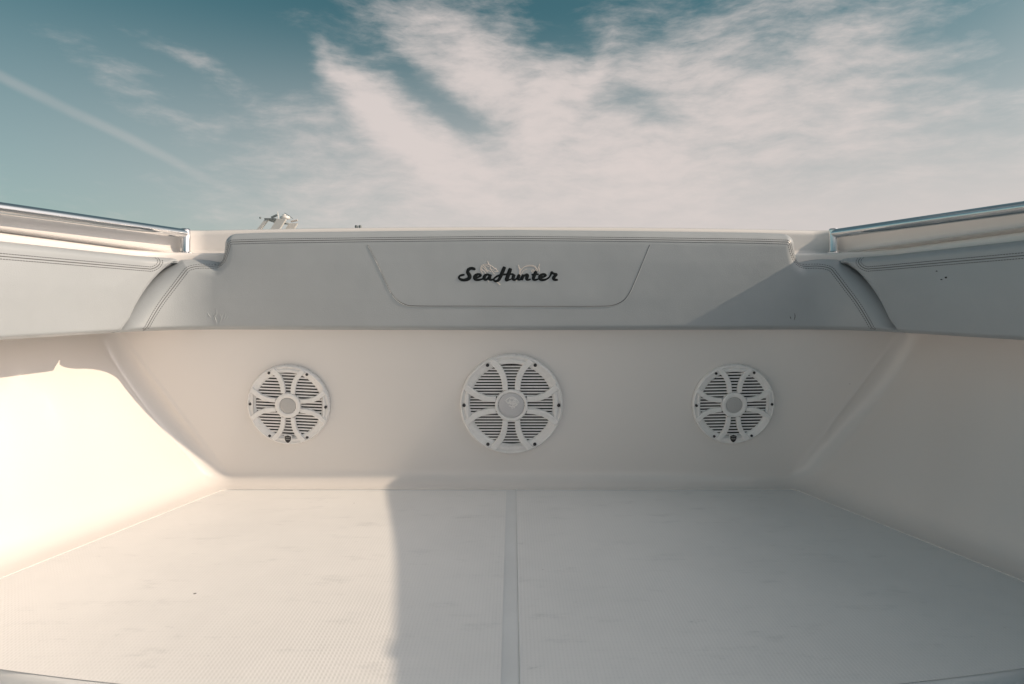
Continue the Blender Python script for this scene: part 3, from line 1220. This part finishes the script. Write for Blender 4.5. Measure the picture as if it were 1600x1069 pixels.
    if small:
        sh = [(0, 0.105), (0.05, 0.085), (0.085, 0.075), (0.082, 0.0), (0.062, -0.055), (0.03, -0.09), (0, -0.105), (-0.03, -0.09), (-0.062, -0.055), (-0.082, 0.0), (-0.085, 0.075), (-0.05, 0.085)]
        y0 = -0.845
        bd = prism('badge', [(x * r * 1.12, (y * 1.12 + y0) * r) for x, y in reversed(sh)], 0.06 * r, 0.112 * r, M['plastic'], root, 0, 0.004 * r)
        bd2 = prism('badge_shield', [(x * r * 0.92, (y * 0.92 + y0) * r) for x, y in reversed(sh)], 0.10 * r, 0.121 * r, M['black'], bd, 0, 0.004 * r)
        strokes = []
        for k in range(4):
            x0 = -0.048 + 0.026 * k
            strokes.append([(x0 * r, (y0 + 0.012) * r, 0.122 * r), ((x0 + 0.008) * r, (y0 - 0.014) * r, 0.122 * r), ((x0 + 0.014) * r, (y0 + 0.006) * r, 0.122 * r), ((x0 + 0.022) * r, (y0 - 0.012) * r, 0.122 * r)])
        strokes.append([(-0.055 * r, (y0 + 0.05) * r, 0.122 * r), (0.055 * r, (y0 + 0.05) * r, 0.122 * r)])
        multi_tube('badge_mark', strokes, 0.005 * r, M['greyplastic'], bd, 5)
    return root


def wall_pt(pxx, pyy):
    u, v = (pxx - 800) / 978.0, (465 - pyy) / 978.0
    k = (1.985 - 2.06) / Z_BB
    Y = (2.06 + k * EYE) / (1 - k * v)
    return u * Y + 0.008, EYE + v * Y, Y


x, z, Yq = wall_pt(452, 632)
speaker(x, z, 0.132, True, -2.5, 'small round white speaker with dark shield badge, nearest the sunlit left wall', 'round white speakers in the stern wall')
x, z, Yq = wall_pt(799, 631)
speaker(x, z, 0.1655, False, 0.0, 'largest round white speaker with embossed centre cap in the middle of the stern wall', 'round white speakers in the stern wall')
x, z, Yq = wall_pt(1145, 631)
speaker(x, z, 0.132, True, 1.0, 'small round white speaker with black shield badge, nearest the shaded right wall', 'round white speakers in the stern wall')

# ---------------------------------------------------------------- vessels far behind the stern


def yacht(loc, rz, label):
    root = tag(empty('motor_yacht', loc), label, 'boat')
    root.rotation_euler = (0, 0, rz)
    # hull: lofted stations along local X
    st = [(-7, 1.9, 1.5), (-4, 2.2, 1.5), (0, 2.3, 1.6), (4, 1.9, 1.85), (6.4, 0.9, 2.1), (7.6, 0.06, 2.3)]
    V = []
    for x, w, h in st:
        for a, b in ((-1, 1.0), (-0.92, 0.3), (-0.5, -0.35), (0.5, -0.35), (0.92, 0.3), (1, 1.0)):
            V.append((x, a * w, h if b == 1.0 else b))
    F = grid_faces(len(st), 6) + [(0, 1, 2, 3, 4, 5)] + [(i * 6 + 5, i * 6, i * 6 + 6, i * 6 + 11) for i in range(len(st) - 1)]
    fix_normals(mesh('hull', V, F, M['hull'], root, 30))
    V, F = [], []
    for (x0, x1, w, z0, z1, tx) in ((-4.2, 3.6, 1.7, 1.5, 3.1, 1.4), (-4.0, 1.4, 1.55, 3.1, 4.0, 0.6)):
        b = len(V)
        V += [(x0, -w, z0), (x1, -w, z0), (x1, w, z0), (x0, w, z0), (x0 + 0.3, -w * 0.86, z1), (x1 - tx, -w * 0.86, z1), (x1 - tx, w * 0.86, z1), (x0 + 0.3, w * 0.86, z1)]
        F += [tuple(b + i for i in f) for f in ((4, 5, 6, 7), (0, 1, 5, 4), (1, 2, 6, 5), (2, 3, 7, 6), (3, 0, 4, 7))]
    fix_normals(mesh('cabin', V, F, M['hull'], root, 0))
    for sy in (-1, 1):
        v, f = box_vf(-3.6, 2.0, sy * 1.66 - 0.02, sy * 1.66 + 0.02, 2.0, 2.6)
        mesh('window', v, f, M['glass'], root, 0)
    # raked radar arch with its fittings
    for sy in (-1.1, 1.1):
        for (xa, za, xb, zb, w) in ((-1.9, 4.0, -0.38, 6.00, 0.10), (-0.75, 4.0, 0.50, 6.05, 0.26)):
            V = [(xa - w, sy - 0.12, za), (xa + w, sy - 0.12, za), (xa + w, sy + 0.12, za), (xa - w, sy + 0.12, za),
                 (xb - w, sy - 0.12, zb), (xb + w, sy - 0.12, zb), (xb + w, sy + 0.12, zb), (xb - w, sy + 0.12, zb)]
            F = [(3, 2, 1, 0), (4, 5, 6, 7), (0, 1, 5, 4), (1, 2, 6, 5), (2, 3, 7, 6), (3, 0, 4, 7)]
            fix_normals(mesh('arch_leg', V, F, M['hull'], root, 0))
    v, f = box_vf(-0.48, 0.20, -1.25, 1.25, 6.00, 6.08)
    mesh('arch_bar', v, f, M['greypaint'], root, 0)
    v, f = tube_vf([(-0.1, -1.15, 6.12), (0.25, -1.15, 6.28)], 0.07, 8)
    mesh('light_bar', v, f, M['greypaint'], root, 40)
    o = lathe('horn', [(0.0, -0.05), (0.05, -0.05), (0.06, 0.05), (0.0, 0.06)], M['greypaint'], root, 16)
    o.location = (-0.74, -1.15, 6.10)
    o = lathe('radar_dome', [(0.0, 0.0), (0.26, 0.01), (0.30, 0.08), (0.27, 0.18), (0.15, 0.24), (0.0, 0.26)], M['hull'], root, 24)
    o.location = (0.42, -0.3, 6.12)
    o = lathe('satellite_dome', [(0.0, 0.0), (0.12, 0.01), (0.15, 0.12), (0.1, 0.24), (0.0, 0.28)], M['hull'], root, 24)
    o.location = (0.12, 0.5, 6.28)
    multi_tube('antenna', [[(0.55, 0.4, 6.08), (0.95, 0.4, 6.16)]], 0.06, M['pale_thread'], root, 6)
    multi_tube('antenna', [[(-0.05, 0.0, 6.1), (-0.12, 0.0, 6.62)]], 0.02, M['hull'], root, 6)
    multi_tube('antenna', [[(0.2, 0.3, 6.6), (0.7, 0.3, 6.25)]], 0.02, M['greypaint'], root, 6)
    return root


yacht((-14.1, 38.0, -0.80), R(2), 'white motor yacht whose radar arch shows above the stern, far behind')


def workboat(loc, label):
    root = tag(empty('workboat', loc), label, 'boat')
    st = [(-8, 2.2, 1.6), (-4, 2.6, 1.6), (2, 2.6, 1.9), (6, 1.7, 2.6), (8, 0.08, 3.2)]
    V = []
    for x, w, h in st:
        for a, b in ((-1, 1.0), (-0.9, 0.2), (-0.5, -0.4), (0.5, -0.4), (0.9, 0.2), (1, 1.0)):
            V.append((x, a * w, h if b == 1.0 else b))
    F = grid_faces(len(st), 6) + [(0, 1, 2, 3, 4, 5)] + [(i * 6 + 5, i * 6, i * 6 + 6, i * 6 + 11) for i in range(len(st) - 1)]
    fix_normals(mesh('hull', V, F, M['greypaint'], root, 30))
    v, f = box_vf(-2.0, 3.0, -1.8, 1.8, 1.6, 4.2)
    v2, f2 = box_vf(-0.5, 2.5, -1.5, 1.5, 4.2, 6.0, len(v))
    mesh('wheelhouse', v + v2, f + f2, M['hull'], root, 0)
    for dx in (-0.2, 0.2):
        o = lathe('funnel', [(0.18, 4.2), (0.15, 8.75), (0.17, 8.8), (0.17, 9.00), (0.12, 9.04), (0.1, 8.8)], M['greypaint'], root, 16)
        o.location = (-1.2 + dx, 0, 0)
    return root


workboat((-16.2 + 1.2, 66.0, -0.80), 'distant workboat whose two dark funnel tips just show above the stern')


# thin smoke drifting from the funnels
def smoke():
    m = bpy.data.materials.new('thin_smoke')
    m.use_nodes = True
    q = NT(m.node_tree)
    q.t.nodes.clear()
    v = q.n('ShaderNodeVolumePrincipled')
    v.inputs['Color'].default_value = (0.42, 0.42, 0.44, 1)
    v.inputs['Density'].default_value = 0.30
    o_ = q.n('ShaderNodeOutputMaterial')
    q.l(v.outputs[0], o_.inputs['Volume'])
    pts = [(-15.9, 66, 8.35), (-15.85, 66, 9.2), (-15.95, 66, 10.1), (-16.4, 66, 11.0), (-17.2, 66, 11.8), (-18.3, 66.2, 12.3), (-19.4, 66.4, 12.5), (-20.5, 66.5, 12.9)]
    c = catmull([(*p, r) for p, r in zip(pts, (0.12, 0.22, 0.35, 0.5, 0.65, 0.8, 0.8, 0.3))], 5)
    ob = multi_tube('smoke', [[tuple(p[:3]) for p in c]], [[float(p[3]) for p in c]], m, None, 12)
    tag(ob, 'faint grey smoke wisp drifting up from the distant funnels', 'smoke', kind='stuff')


smoke()


# mooring cleat on the starboard bulwark
def cleat():
    y0 = 0.885
    x0 = half_width(y0, 2.075, 1.082, 0.265) + 0.042
    zb = bul_z(1.4, y0) - 0.002
    root = tag(empty('cleat', (x0, y0, zb)), 'small stainless mooring cleat on top of the right gunwale', 'cleat')
    lathe('base', [(0.0, 0.0), (0.024, 0.0), (0.024, 0.004), (0.014, 0.010), (0.011, 0.024), (0.0, 0.026)], M['steel'], root, 24)
    multi_tube('horn', [[(0, -0.034, 0.034), (0, -0.018, 0.031), (0, 0, 0.028), (0, 0.018, 0.031), (0, 0.034, 0.034)]], [[0.004, 0.009, 0.012, 0.009, 0.004]], M['steel'], root, 12)


cleat()
